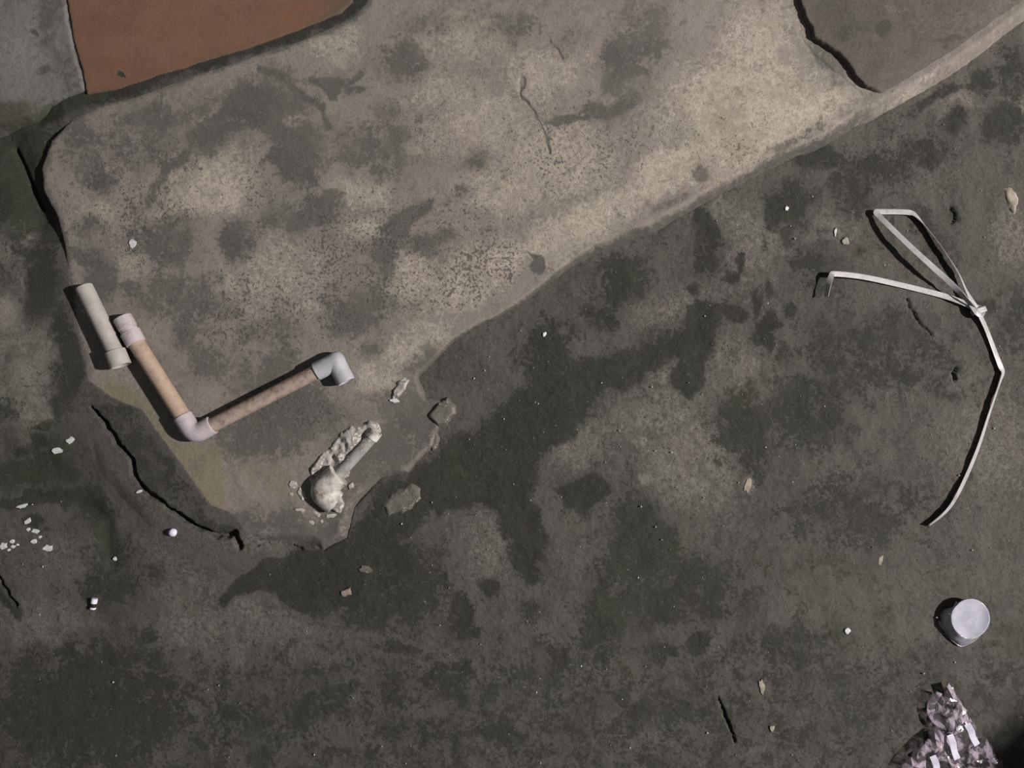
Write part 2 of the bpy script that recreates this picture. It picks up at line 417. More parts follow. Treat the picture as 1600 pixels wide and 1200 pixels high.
Ms = [(20, 280, 70, 90, 0, .75), (70, 460, 30, 60, 0, .55), (104, 600, 20, 80, 0, .55), (60, 720, 90, 60, 0, .62), (60, 780, 100, 14, 0, .75), (165, 840, 20, 50, 0, .6),
 (700, 740, 150, 50, -30, .5), (960, 560, 90, 30, -25, .4), (1000, 880, 80, 80, 0, .45), (970, 960, 50, 90, 0, .5), (1220, 320, 40, 40, 0, .5), (860, 570, 50, 60, 0, .45), (970, 440, 40, 40, 0, .45),
 (1190, 640, 80, 80, 0, .4), (560, 920, 120, 50, 0, .4), (30, 540, 30, 90, 15, .3), (1560, 990, 60, 30, 30, .5), (1340, 980, 90, 60, 0, .42), (840, 1080, 60, 40, 0, .42), (1300, 900, 160, 60, 0, .36)]
pf.blobs('m', Ms)
pf.m['d'] = np.maximum(pf.m['d'], .34 * sstep(930, 1080, pf.BY))          # lamp falloff painted in: floor darker towards the bottom
pf.m['s'] += .28 * sstep(300, 1000, X + .2 * Y)
pf.blobs('s', [(1400, 250, 180, 120, 0, .5), (1100, 500, 200, 120, 0, .4)])
SURF = [(xs.copy(), ys.copy(), Z.copy(), 0.0, np.ones(X.shape, bool))]
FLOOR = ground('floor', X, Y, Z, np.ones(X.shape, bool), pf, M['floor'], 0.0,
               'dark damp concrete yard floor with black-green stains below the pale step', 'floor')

# pale cement step ---------------------------------------------------
xs = axis(30, 1620, 20, 2290, 2.0, 1.10); ys = axis(-20, 890, -450, 900, 2.0, 1.10)
X, Y = np.meshgrid(xs, ys)
sd = sdpoly(X, Y, STEP) + wob(X, Y, 2.5, 41, 40) + wob(X, Y, 1.2, 44, 9)
bev = 8 + 18 * sstep(700, 1050, X) + 18 * sstep(360, 450, X) * (1 - sstep(560, 720, X)) * sstep(560, 640, Y)
top = step_top(X, Y) + (fbm(X, Y, 30, 35, 3) - .5) * .002
# hump at the rim of the bevel, as on the trowelled nosing to the right
rim = sstep(1180, 1420, X) * np.exp(-((sd - bev * .9) / 15) ** 2) * .004
prof = sstep(-.15, 1.0, sd / bev)
Z = -.012 + (top + rim + .012) * prof
# the low lip around the buried pipe lies nearly flush with the floor
lip = sstep(0, 40, sdpoly(X, Y, [(655, 590), (730, 620), (720, 660), (660, 740), (560, 810), (540, 890), (380, 900), (150, 640), (180, 620), (290, 740), (360, 810), (470, 800), (480, 730), (600, 620)]))
Z = Z - .005 * lip * prof

def crack2(Z, pts, w, dep, seed):
    d = dline(X + wob(X, Y, 3, seed, 12), Y + wob(X, Y, 3, seed + 3, 12), pts)
    return Z - dep * (1 - sstep(w * .4, w * 1.1, d))
Z = crack2(Z, [(813, 120), (812, 150), (830, 168), (850, 195), (857, 215), (858, 240)], 1.5, .0012, 81)
Z = crack2(Z, [(772 + 80, 55), (870, 75), (876, 92)], 1.3, .0008, 82)
Z = crack2(Z, [(1252, 66), (1275, 95), (1310, 122), (1342, 150)], 2.0, .0014, 83)
Z = crack2(Z, [(250, 335), (262, 326), (270, 318)], 2, .002, 84)
keep = sd > np.where(X > 760, -45, -9)
ps = Paint(X, Y, 7, 23)
D = [(440, 150, 60, 35, 0, .5), (560, 130, 22, 11, 35, .62), (600, 225, 60, 46, 0, .5), (505, 325, 34, 34, 0, .66), (470, 342, 62, 20, 0, .62), (480, 240, 40, 60, 0, .62),
 (600, 405, 24, 32, 0, .66), (662, 392, 34, 18, 0, .64), (556, 482, 52, 36, 0, .7), (540, 515, 36, 20, 0, .62), (700, 376, 17, 13, 0, .5), (370, 370, 24, 44, 0, .68),
 (262, 382, 50, 32, 0, .64), (155, 272, 30, 22, 0, .62), (136, 402, 16, 13, 0, .95), (160, 430, 26, 44, -20, .7), (960, 102, 25, 42, 20, .7), (1005, 60, 46, 66, 0, .45),
 (945, 174, 40, 13, -6, .85), (888, 191, 28, 6, 0, .9), (1096, 270, 13, 13, 0, .75), (985, 120, 22, 10, 0, .7), (640, 100, 30, 24, 0, .6), (620, 80, 30, 20, 0, .55), (665, 40, 50, 20, 0, .4),
 (440, 650, 95, 42, -15, .72), (400, 690, 70, 30, 0, .62), (300, 470, 60, 40, 0, .55), (230, 460, 40, 40, 0, .5), (420, 580, 60, 30, -20, .5), (330, 560, 40, 40, 0, .5),
 (120, 220, 40, 50, 0, .52), (150, 350, 30, 20, 0, .5), (250, 180, 90, 26, -18, .5), (200, 230, 60, 40, 0, .42), (560, 700, 60, 60, 0, .5), (650, 640, 60, 50, 0, .56), (620, 690, 60, 50, 0, .5),
 (440, 820, 80, 40, 0, .52), (520, 840, 40, 30, 0, .45), (790, 40, 60, 22, 0, .4), (1240, 210, 50, 10, -25, .5), (1010, 395, 60, 10, -30, .55), (1060, 315, 40, 10, -30, .5),
 (180, 650, 30, 26, 30, .8), (250, 300, 20, 40, 30, .45), (290, 520, 22, 18, 0, .6), (430, 520, 40, 30, 0, .5), (590, 545, 20, 12, 0, .5), (655, 570, 30, 20, -40, .5), (900, 60, 30, 18, 0, .3), (1290, 110, 14, 40, -40, .5), (385, 815, 26, 16, 0, .6), (740, 250, 30, 14, -20, .42), (720, 300, 20, 12, 0, .45)]
ps.blobs('d', D)
ps.poly('d', [(290, 238), (298, 202), (326, 182), (350, 150), (372, 130), (420, 128), (446, 150), (452, 196), (490, 210), (504, 250), (496, 292), (440, 282), (420, 252), (424, 212), (380, 204), (340, 222), (320, 236)], 16, .72)
ps.m['d'] = np.maximum(ps.m['d'], .60 * lip)
ps.line('d', [(813, 120), (812, 150), (830, 168), (850, 195), (857, 215), (858, 240)], 1.5, .85)
ps.line('d', [(858, 60), (870, 75), (876, 92)], 1.3, .8)
ps.poly('d', [(488, 118), (541, 122), (530, 157), (514, 156)], 5, .8)
ps.line('d', [(405, 110), (445, 124), (470, 146), (500, 166), (512, 196)], 6, .8)
ps.line('d', [(563, 110), (552, 122), (546, 130)], 4, .8)
ps.line('d', [(292, 240), (262, 262), (240, 292), (232, 318)], 9, .7)
ps.poly('d', [(594, 350), (620, 334), (650, 320), (678, 308), (672, 330), (652, 350), (640, 372), (620, 377), (604, 366)], 8, .92)
ps.poly('d', [(820, 391), (832, 395), (848, 399), (851, 414), (848, 426), (838, 425), (827, 415), (832, 404)], 3, 1.05)
# grubby foot of the riser
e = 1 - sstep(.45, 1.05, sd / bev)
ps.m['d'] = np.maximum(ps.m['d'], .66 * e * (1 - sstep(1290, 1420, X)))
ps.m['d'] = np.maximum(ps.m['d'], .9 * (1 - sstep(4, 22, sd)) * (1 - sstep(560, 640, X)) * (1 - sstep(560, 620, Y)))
Pl = [(310, 295, 84, 52, -12, .72), (180, 265, 40, 20, 30, .45), (1155, 180, 130, 92, -20, .74), (1250, 190, 90, 30, -28, .72), (900, 350, 130, 34, -28, .66), (750, 430, 110, 34, -32, .66),
 (650, 540, 60, 24, -35, .62), (590, 590, 40, 26, 0, .6), (1040, 270, 90, 34, -28, .7), (860, 250, 100, 60, 0, .56), (760, 180, 90, 60, 0, .52), (860, 110, 80, 50, 0, .52), (1180, 60, 60, 60, 0, .6),
 (560, 300, 46, 30, 0, .5), (640, 440, 50, 40, 0, .55), (580, 360, 40, 20, -20, .56), (430, 430, 80, 60, 0, .44), (350, 450, 50, 30, 0, .44), (150, 330, 40, 26, 20, .5), (720, 60, 90, 40, 0, .44), (540, 60, 60, 26, -10, .46),
 (1420, 145, 60, 8, -30, .5), (660, 210, 40, 30, 0, .46), (470, 180, 24, 16, 0, .5), (480, 470, 30, 20, 0, .5), (690, 150, 60, 40, 0, .46), (210, 420, 30, 26, 0, .5), (130, 470, 30, 30, 0, .45), (780, 300, 80, 40, 0, .55)]
ps.blobs('p', Pl)
Ms = [(240, 650, 40, 60, 0, .4), (420, 742, 60, 30, 0, .5), (1130, 190, 120, 80, -15, .32)]
ps.blobs('m', Ms)
ps.poly('m', [(150, 590), (200, 600), (240, 640), (262, 690), (340, 700), (348, 760), (352, 806), (318, 800), (282, 735), (246, 690), (215, 645), (160, 622)], 8, .82)
ps.blobs('s', [(560, 420, 190, 120, -25, .62), (420, 300, 130, 90, 0, .5), (200, 320, 130, 130, 0, .55), (740, 430, 90, 40, -30, .78), (900, 240, 140, 90, -20, .5), (1130, 230, 120, 80, 0, .42), (400, 480, 140, 100, 0, .58), (720, 330, 120, 70, 0, .5), (230, 300, 90, 60, 0, .62), (640, 200, 100, 70, 0, .4), (450, 640, 90, 50, 0, .55)])
SURF.append((xs.copy(), ys.copy(), Z.copy(), .016, keep.copy()))
STEPO = ground('cement_step', X, Y, Z, keep, ps, M['step'], .016,
               'pale worn cement step with a sloping nosing, carrying the loose pipes', 'step')

# grey cement block and orange painted slab in the corner --------------
xs = axis(-20, 140, -420, 150, 2.0); ys = axis(-20, 240, -420, 250, 2.0)
X, Y = np.meshgrid(xs, ys)
BL = [(-430, -430), (66, -430), (98, -60), (112, 0), (122, 60), (136, 110), (142, 146), (102, 162), (78, 172), (60, 184), (20, 200), (-40, 214), (-430, 240)]
sd = sdpoly(X, Y, BL) + wob(X, Y, 3, 91, 20)
Z = -.012 + .030 * sstep(-.2, 1, sd / 14) + (fbm(X, Y, 40, 93, 3) - .5) * .003
pb = Paint(X, Y, 6, 95)
pb.blobs('d', [(100, 170, 60, 12, -20, .7), (20, 196, 60, 22, 0, .72), (80, 30, 26, 40, -20, .5), (100, 100, 26, 40, 0, .45), (68, 106, 9, 9, 0, .85), (52, 50, 8, 4, 50, 1.0), (75, 60, 22, 14, 0, .6), (112, 140, 14, 12, 0, .5)])
pb.blobs('p', [(30, 80, 50, 50, 0, .5), (44, 38, 7, 4, 40, .9), (80, 120, 6, 8, 30, .8), (76, 50, 5, 4, 0, .8), (97, 74, 7, 4, 30, .95)])
pb.blobs('m', [(30, 180, 60, 22, -5, .85), (75, 176, 20, 12, 0, .8)])
ground('cement_block', X, Y, Z, sd > -6, pb, M['block'], .016, 'grey cement block with a mossy foot beside the orange slab', 'block')

xs = axis(80, 570, 40, 590, 2.0); ys = axis(-20, 160, -420, 170, 2.0)
X, Y = np.meshgrid(xs, ys)
OR = [(70, -430), (86, -60), (101, 0), (111, 60), (125, 110), (132, 151), (190, 142), (260, 118), (330, 96), (400, 74), (470, 50), (534, 22), (552, 3), (558, -30), (566, -430)]
sd = sdpoly(X, Y, OR) + wob(X, Y, 1.5, 96, 24)
Z = -.012 + .028 * sstep(-.2, 1, sd / 4) + (fbm(X, Y, 60, 97, 2) - .5) * .0015
po = Paint(X, Y, 6, 98)
po.blobs('d', [(165, 104, 40, 9, 0, .45), (300, 40, 80, 30, 0, .3), (160, 100, 16, 10, 0, .5), (480, 20, 50, 16, -20, .5), (250, 60, 6, 4, 0, .6), (400, 30, 60, 20, -10, .35)])
po.m['d'] = np.maximum(po.m['d'], .5 * (1 - sstep(4, 26, sd)))
po.m['m'] = np.maximum(po.m['m'], .7 * (1 - sstep(2, 12, sd)) + .6 * sstep(455, 530, X))
ground('orange_slab', X, Y, Z, sd > -6, po, M['orange'], .016, 'orange painted floor slab behind the cement step', 'floor slab')

# dark broken screed lying over the right end of the step ---------------
xs = axis(1150, 1640, 1100, 2290, 2.0, 1.10); ys = axis(-20, 170, -440, 176, 2.0, 1.10)
X, Y = np.meshgrid(xs, ys)
SC = [(1160, -450), (1205, -160), (1238, -30), (1245, 0), (1253, 30), (1265, 50), (1267, 62), (1285, 74), (1303, 86), (1322, 104), (1331, 122), (1346, 138), (1372, 150), (1392, 147),
      (1440, 118), (1500, 80), (1545, 46), (1600, 6), (1700, -70), (2270, -450)]
sd = sdpoly(X, Y, SC) + wob(X, Y, 3.0, 101, 12)
lowr = dline(X, Y, [(1392, 147), (1440, 118), (1500, 80), (1545, 46), (1600, 6), (1700, -70), (2270, -450)])
f = 1 - np.exp(-(lowr / 22) ** 2)
base = step_top(X, Y)
Z = base - .006 + (.006 + .0012 + .0085 * f) * sstep(-1, 4, sd) + (fbm(X, Y, 26, 103, 3) - .5) * .002 * sstep(4, 10, sd)
pd = Paint(X, Y, 6, 104)
pd.blobs('d', [(1375, 46, 13, 13, 0, .8), (1300, 45, 40, 40, 0, .4), (1330, 50, 40, 10, 10, .5), (1480, 75, 30, 4, 0, .7), (1475, 76, 6, 4, 0, .9)])
pd.blobs('p', [(1400, 20, 40, 6, 0, .5), (1540, 20, 60, 20, -20, .35), (1450, 40, 60, 30, 0, .3)])
pd.m['s'] += .25
ground('dark_screed', X, Y, Z, sd > -3, pd, M['screed'], .024, 'thin dark screed with a broken edge on the right end of the step', 'screed')

# ------------------------------------------------------------------ object builders
def surf(px, py):
    """height of the ground under a photo pixel"""
    best = -1
    for (gx, gy, gz, z0, kp) in SURF:
        i = int(np.abs(gy - py).argmin()); j = int(np.abs(gx - px).argmin())
        if kp[i, j] and gx[0] <= px <= gx[-1] and gy[0] <= py <= gy[-1]: best = max(best, float(gz[i, j]))
    return best
def rings(st, seg=28, cap_a=True, cap_b=True):
    """stations (pos, tangent, radius) -> tube; caps close the two ends"""
    V = []; F = []
    up = Vector((0, 0, 1))
    for e_ in st:
        p, t, r = e_[:3]; sc = e_[3] if len(e_) > 3 else 1.0
        t = t.normalized(); u = t.cross(up)
        if u.length < 1e-4: u = Vector((1, 0, 0))
        u.normalize(); w = u.cross(t)
        for i in range(seg):
            a = 2 * math.pi * i / seg
            V.append(p + u * (r * sc * math.cos(a)) + w * (r * math.sin(a)))
    for k in range(len(st) - 1):
        for i in range(seg):
            j = (i + 1) % seg
            F.append((k * seg + i, k * seg + j, (k + 1) * seg + j, (k + 1) * seg + i))
    if cap_a: F.append(tuple(range(seg))[::-1])
    if cap_b: F.append(tuple(range((len(st) - 1) * seg, len(st) * seg)))
    return V, F
def straight(a, b, r, wall, open_a=True, open_b=True, depth=.02, soft=.0007):
    t = (b - a).normalized(); ri = r - wall
    st = []
    if open_a: st += [(a + t * depth, t, ri), (a + t * .0004, t, ri), (a, t, ri + .0004), (a, t, r - soft)]
    else: st += [(a, t, r - soft)]
    st += [(a + t * soft, t, r)]
    n = 6
    for i in range(1, n): st.append((a.lerp(b, i / n), t, r))
    st += [(b - t * soft, t, r), (b, t, r - soft)]
    if open_b: st += [(b, t, ri + .0004), (b - t * .0004, t, ri), (b - t * depth, t, ri)]
    return st
def elbow_st(a, c, b, r, wall, rb, collar=.0, open_a=True, open_b=True, clen=.012, depth=.02, mitre=1.08):
    """socket mouth a, axes meet at c, socket mouth b; rb = bend radius of the axis"""
    ta = (c - a).normalized(); tb = (b - c).normalized()
    half = ta.angle(tb) / 2; d = rb * math.tan(half)
    p0 = c - ta * d; p1 = c + tb * d
    ri = r - wall; s = .0007; R = r + collar
    st = []
    if open_a: st += [(a + ta * depth, ta, ri), (a + ta * .0004, ta, ri)]
    st += [(a, ta, R - s), (a + ta * s, ta, R)]
    if collar: st += [(a + ta * clen, ta, R), (a + ta * (clen + .0008), ta, r)]
    n = 10
    for i in range(n + 1):
        u = i / n
        q = (1 - u) ** 2 * p0 + 2 * u * (1 - u) * c + u * u * p1
        t = (2 * (1 - u) * (c - p0) + 2 * u * (p1 - c))
        st.append((q, t, r, 1 + (mitre - 1) * max(0, 1 - abs(2 * u - 1) * 1.2)))
    if collar: st += [(b - tb * (clen + .0008), tb, r), (b - tb * clen, tb, R)]
    st += [(b - tb * s, tb, R), (b, tb, R - s)]
    if open_b: st += [(b - tb * .0004, tb, ri), (b - tb * depth, tb, ri)]
    return st
def tube_obj(name, st, mat, parent, label=None, seg=28):
    V, F = rings(st, seg)
    o = mesh_obj(name, V, F, mat, parent)
    mod = o.modifiers.new('edges', 'EDGE_SPLIT'); mod.split_angle = math.radians(38)
    if label: o['label'] = label
    return o
def lump(name, pts, h, z0, mat, edge=8, rough=.004, seed=1, step=2.0, parent=None, flat=False, hf=None, rsc=16, sink=.004, jag=4.0):
    """solid lump with the outline pts (photo px at height z0): rough top, flat underside"""
    xs_ = [p[0] for p in pts]; ys_ = [p[1] for p in pts]
    cx, cy = sum(xs_) / len(pts), sum(ys_) / len(pts)
    gx = np.arange(min(xs_) - 4, max(xs_) + 5, step); gy = np.arange(min(ys_) - 4, max(ys_) + 5, step)
    GX, GY = np.meshgrid(gx, gy)
    if flat:
        rs = np.random.RandomState(seed)
        GX = GX + (rs.rand(*GX.shape) - .5) * step * .8; GY = GY + (rs.rand(*GY.shape) - .5) * step * .8
    sd_ = sdpoly(GX, GY, pts) + wob(GX, GY, jag, seed + 3, 11)
    zz = -sink + (h + sink) * sstep(-2, edge, sd_) ** .8 + (fbm(GX, GY, rsc, seed, 3) - .5) * 2 * rough * sstep(0, edge, sd_)
    if hf is not None: zz = zz + hf(GX, GY) * sstep(0, edge, sd_)
    kp = sd_ > -2.2
    fk = kp[:-1, :-1] & kp[1:, :-1] & kp[:-1, 1:] & kp[1:, 1:]
    use = np.zeros(GX.shape, bool)
    use[:-1, :-1] |= fk; use[1:, :-1] |= fk; use[:-1, 1:] |= fk; use[1:, 1:] |= fk
    idx = -np.ones(GX.shape, int); n = int(use.sum()); idx[use] = np.arange(n)
    o0 = P(cx, cy, z0); k = (H - z0) / H / 1000
    V = [((x - cx) * k + o0.x, -(y - cy) * k + o0.y, z0 + z) for x, y, z in zip(GX[use], GY[use], zz[use])]
    F = []
    for i, j in zip(*np.nonzero(fk)):
        a, b, c, d = int(idx[i, j]), int(idx[i + 1, j]), int(idx[i + 1, j + 1]), int(idx[i, j + 1])
        if flat: F += [(a, b, c), (a, c, d)] if (i + j) % 2 else [(a, b, d), (b, c, d)]
        else: F.append((a, b, c, d))
    return mesh_obj(name, V, F, mat, parent, smooth=not flat, origin=None if parent is not None else o0)
def chip(name, px, py, rx, ry, ang, th, z0, mat, seed, parent=None, n=11, dome=.1, flat_=.5):
    """small flat flake or pebble"""
    rs = random.Random(seed); z0 = surf(px, py); c = P(px, py, z0)
    A = math.radians(-ang); V = []; F = []
    rad = [.62 + .5 * rs.random() for _ in range(n)]; th = th * flat_
    for (sc, z) in ((1.0, -.002), (1.0, th * .6), (.93, th * .95), (.5, th * (1 + dome))):
        for i in range(n):
            a = 2 * math.pi * i / n
            x = rx / 1000 * sc * rad[i] * math.cos(a); y = ry / 1000 * sc * rad[i] * math.sin(a)
            V.append((c.x + x * math.cos(A) - y * math.sin(A), c.y + x * math.sin(A) + y * math.cos(A),
                      c.z + z + (rs.random() - .5) * th * .2 * (z > 0)))
    for k in range(3):
        for i in range(n):
            j = (i + 1) % n; F.append((k * n + i, k * n + j, (k + 1) * n + j, (k + 1) * n + i))
    F.append(tuple(range(n))[::-1]); F.append(tuple(range(3 * n, 4 * n)))
    return mesh_obj(name, V, F, mat, parent, smooth=False, origin=None if parent is not None else c)
def ribbon(pts, w, th, sub=8):
    """pts: (px, py, z, roll deg); flat strap swept along a smooth path"""
    C = [(P(p[0], p[1], p[2]), math.radians(p[3])) for p in pts]
    S = []
    for i in range(len(C) - 1):
        p0 = C[max(i - 1, 0)]; p1 = C[i]; p2 = C[i + 1]; p3 = C[min(i + 2, len(C) - 1)]
        for k in range(sub + (i == len(C) - 2)):
            u = k / sub
            def cr(a, b, c, d): return .5 * ((2 * b) + (-a + c) * u + (2 * a - 5 * b + 4 * c - d) * u * u + (-a + 3 * b - 3 * c + d) * u ** 3)
            S.append((cr(p0[0], p1[0], p2[0], p3[0]), p1[1] + (p2[1] - p1[1]) * u))
    V = []; F = []
    up = Vector((0, 0, 1)); last = None
    for i, (p, roll) in enumerate(S):
        t = (S[min(i + 1, len(S) - 1)][0] - S[max(i - 1, 0)][0]).normalized()
        s = t.cross(up)
        if s.length < .12: s = last.copy()
        s.normalize()
        last = s.copy()
        n = s.cross(t).normalized()
        s2 = s * math.cos(roll) + n * math.sin(roll); n2 = n * math.cos(roll) - s * math.sin(roll)
        for (a, b) in ((-1, -1), (1, -1), (1, 1), (.5, 1.25), (-.5, 1.25), (-1, 1)):
            V.append(p + s2 * (a * w / 2) + n2 * (b * th / 2))
    m = 6
    for k in range(len(S) - 1):
        for i in range(m):
            j = (i + 1) % m; F.append((k * m + i, k * m + j, (k + 1) * m + j, (k + 1) * m + i))
    F.append(tuple(range(m))[::-1]); F.append(tuple(range((len(S) - 1) * m, len(S) * m)))
    return V, F

M['pvc_grey'] = plain_mat('grey_white_pvc', rgb(174, 167, 159), rgb(160, 154, 147), .5, 45, grain=.10)
M['pvc_pink'] = plain_mat('whitish_pvc', rgb(184, 172, 174), rgb(170, 160, 160), .48, 60, c3=rgb(156, 142, 136), grain=.10)
M['pvc_blue'] = plain_mat('pale_grey_pvc', rgb(176, 175, 178), rgb(160, 159, 163), .48, 60, grain=.10)
M['pvc_tan'] = plain_mat('tan_stained_pvc', rgb(174, 150, 131), rgb(160, 138, 121), .55, 60, c3=rgb(140, 112, 94), grain=.22)
M['pvc_rust'] = plain_mat('rust_stained_pvc', rgb(160, 142, 130), rgb(138, 121, 110), .6, 110, c3=rgb(120, 96, 84), grain=.3)
M['mortar'] = plain_mat('splashed_mortar', rgb(176, 170, 162), rgb(126, 120, 114), .85, 60, bumpd=.0015, spec=.2, c3=rgb(206, 200, 192), grain=.3)
M['mortar_pipe'] = plain_mat('mortar_smeared_pvc', rgb(150, 147, 142), rgb(120, 117, 112), .75, 70, bumpd=.0006, spec=.25, c3=rgb(188, 184, 178), grain=.2)
M['fitting'] = plain_mat('mortar_smeared_fitting', rgb(202, 196, 188), rgb(150, 142, 132), .7, 55, bumpd=.0012, spec=.25, c3=rgb(120, 104, 90), grain=.2)
M['strap'] = plain_mat('grey_white_strap', rgb(168, 164, 163), rgb(150, 146, 144), .42, 40, grain=.10, c3=rgb(140, 134, 126))
M['flake'] = plain_mat('white_flake', rgb(205, 204, 202), rgb(182, 182, 178), .7, 200, grain=.1)
M['bead'] = plain_mat('white_foam', rgb(222, 218, 226), rgb(212, 208, 216), .6, 200, grain=.05)
M['stone'] = plain_mat('pale_stone', rgb(158, 149, 133), rgb(134, 126, 112), .85, 70, bumpd=.0014, spec=.2, grain=.25)
M['stone_grey'] = plain_mat('grey_stone', rgb(104, 100, 92), rgb(84, 81, 74), .88, 60, bumpd=.0016, spec=.2, c3=rgb(140, 134, 124), grain=.28)
M['stone_pink'] = plain_mat('pinkish_pebble', rgb(146, 126, 118), rgb(120, 104, 96), .8, 120, grain=.2)
M['black'] = plain_mat('black_gap', rgb(30, 27, 26), rgb(24, 22, 21), .8, 60)
M['outer_block'] = plain_mat('rough_block', rgb(90, 85, 80), rgb(76, 72, 68), .9, 30, bumpd=.002, grain=.2)

def clear_mat(name, tint, haze, rough, nscale, lo, hi, spec=.8, coat=.5, e0=.36, e1=.64):
    """thin crumpled plastic film: partly see-through, partly milky, glossy"""
    t = NT(name)
    co = t.n('ShaderNodeTexCoord').outputs['Object']
    a = t.noise(co, nscale, 4, .6, .6)
    tr = t.n('ShaderNodeBsdfTransparent'); tr.inputs[0].default_value = (.93, .93, .95, 1)
    hz = t.mix(a, haze, tint)
    bs = t.principled(hz, rough, t.bump(a, .5, .002), Specular_IOR_Level=spec, Coat_Weight=coat, Coat_Roughness=.08)
    mx = t.n('ShaderNodeMixShader')
    t.setin(mx.inputs[0], t.smooth(a, e0, e1, lo, hi))
    t.l(tr.outputs[0], mx.inputs[1]); t.l(bs, mx.inputs[2])
    return t.done(mx.outputs[0])
M['cup'] = clear_mat('milky_cup_plastic', rgb(186, 186, 194), rgb(160, 161, 168), .22, 40, .62, .9)
M['cup_base'] = clear_mat('milky_cup_base_plastic', rgb(186, 184, 196), rgb(174, 172, 184), .6, 30, .72, .88, .3, 0)
M['wrap'] = clear_mat('clear_crumpled_plastic', rgb(192, 176, 188), rgb(140, 128, 138), .16, 48, .08, .85, e0=.44, e1=.58)
M['wrap_stripe'] = clear_mat('milky_stripe', rgb(220, 216, 228), rgb(205, 200, 214), .25, 40, .85, .95)

# ------------------------------------------------------------------ loose pipes on the step
zS = .0125
# short pale length with a socket
r1, r2 = .0130, .0158
z = zS + r2
a, b, c = P(131, 448, zS + r1 + .0006), P(180, 548, z), P(189, 572, z)
t = thing('pipe_offcut', 'short pale grey plastic pipe with one socket end, beside the jointed pipe', 'pipe', P(160, 510, zS))
tube_obj('pipe', straight(a, b + (b - a).normalized() * .006, r1, .0022, True, False), M['pvc_grey'], t)
tube_obj('socket', straight(b, c, r2, .003, True, True, .009), M['pvc_grey'], t)
# jointed pipe: coupling, tan pipe, elbow, rusty pipe, elbow
z = zS + .0152
t = thing('jointed_pipe', 'L-shaped stained plastic pipe with a coupling, two elbows and tan lengths', 'pipe', P(304, 680, zS))
q0, q1, e1a, ec, e1b = P(191, 496, z), P(213, 537, z), P(285, 650, z), P(304, 680, z), P(332, 664, z)
e2a, e2c, e2b = P(494, 581, z - .001), P(525, 565, z - .001), P(541, 597, z - .001)
d1 = (q1 - q0).normalized(); L = (q1 - q0).length
ri = .0105
cp = tube_obj('coupling', [(q0 + d1 * .014, d1, ri), (q0, d1, ri), (q0, d1, .0136), (q0 + d1 * .0007, d1, .0142), (q0 + d1 * L * .40, d1, .0142), (q0 + d1 * L * .42, d1, .0132), (q0 + d1 * L * .60, d1, .0132)],
              M['pvc_pink'], t, 'whitish coupling with a grooved collar')
tube_obj('collar', [(q0 + d1 * L * .55, d1, .0125), (q0 + d1 * L * .56, d1, .0150), (q0 + d1 * (L - .0008), d1, .0150), (q1, d1, .0142), (q1, d1, .0120)], M['pvc_pink'], cp)
tube_obj('pipe', straight(q1 - d1 * .01, e1a + (ec - e1a).normalized() * .008, .0125, .002, False, False), M['pvc_tan'], t, 'tan-stained pipe length')
tube_obj('elbow', elbow_st(e1a, ec, e1b, .0146, .002, .017, .0, False, False), M['pvc_pink'], t, 'whitish elbow fitting')
tube_obj('pipe', straight(e1b - (e1b - ec).normalized() * .008, e2a + (e2c - e2a).normalized() * .008, .0113, .002, False, False), M['pvc_rust'], t, 'rust-stained pipe length')
tube_obj('elbow', elbow_st(e2a, e2c, e2b, .0142, .0024, .0060, .0, False, True, depth=.016, mitre=1.30), M['pvc_blue'], t, 'clean pale grey elbow with an open mouth')

# ------------------------------------------------------------------ pipe stub bedded in mortar
zL = .0075
t = thing('buried_pipe', 'mortar-smeared pipe stub and elbow bedded in the step edge', 'pipe', P(535, 735, zL))
d = (P(585, 676, .014) - P(520, 752, .014)).normalized()
tube_obj('pipe', straight(P(516, 756, .016), P(583, 681, .013), .0095, .002, False, False), M['mortar_pipe'], t)
tube_obj('socket_ring', straight(P(579, 685, .013), P(588, 673, .013), .0112, .003, True, True, .004), M['fitting'], t, 'pale ring at the end of the stub')
tube_obj('elbow', elbow_st(P(529, 742, .018), P(500, 767, .017), P(524, 786, .012), .0195, .003, .012, .0, False, True, depth=.012, mitre=1.0), M['fitting'], t, 'fat whitish elbow with brown shading and an open mouth')
m = lump('mortar_bed', [(480, 752), (482, 730), (498, 708), (514, 694), (528, 672), (556, 658), (578, 652), (594, 660), (596, 676), (574, 694), (552, 722), (548, 744), (530, 760), (500, 772)],
     .010, zL - .002, M['mortar'], 9, .0065, 120, 1.5, t, rsc=13)
lump('mortar_bed', [(508, 786), (524, 774), (536, 768), (540, 790), (536, 804), (524, 804)], .008, zL - .003, M['mortar'], 5, .003, 121, 1.5, t, rsc=9)
for i, (x, y, rx, ry, an, th) in enumerate([(458, 757, 9, 6, 20, .004), (472, 772, 11, 7, 60, .003), (470, 797, 9, 3, 10, .003), (487, 816, 5, 3, 30, .002), (503, 815, 3, 3, 0, .002), (517, 806, 10, 4, -10, .003),
       (549, 759, 7, 4, -60, .005), (496, 803, 7, 3, 40, .003), (455, 772, 4, 3, 0, .002)]):
    o = chip('mortar_splash', x, y, rx, ry, an, th, zL - .001, M['mortar'], 130 + i)
    own = {0: 'broad pale mortar splash on the step, furthest from the buried elbow', 1: 'upright pale mortar splash just behind the buried elbow', 6: 'pale mortar splash between the buried elbow and the flat grey-green stone'}
    tag(o, own.get(i, 'thin splash of pale mortar stuck under the buried elbow'), 'mortar splash', 'mortar splashes around the buried elbow')

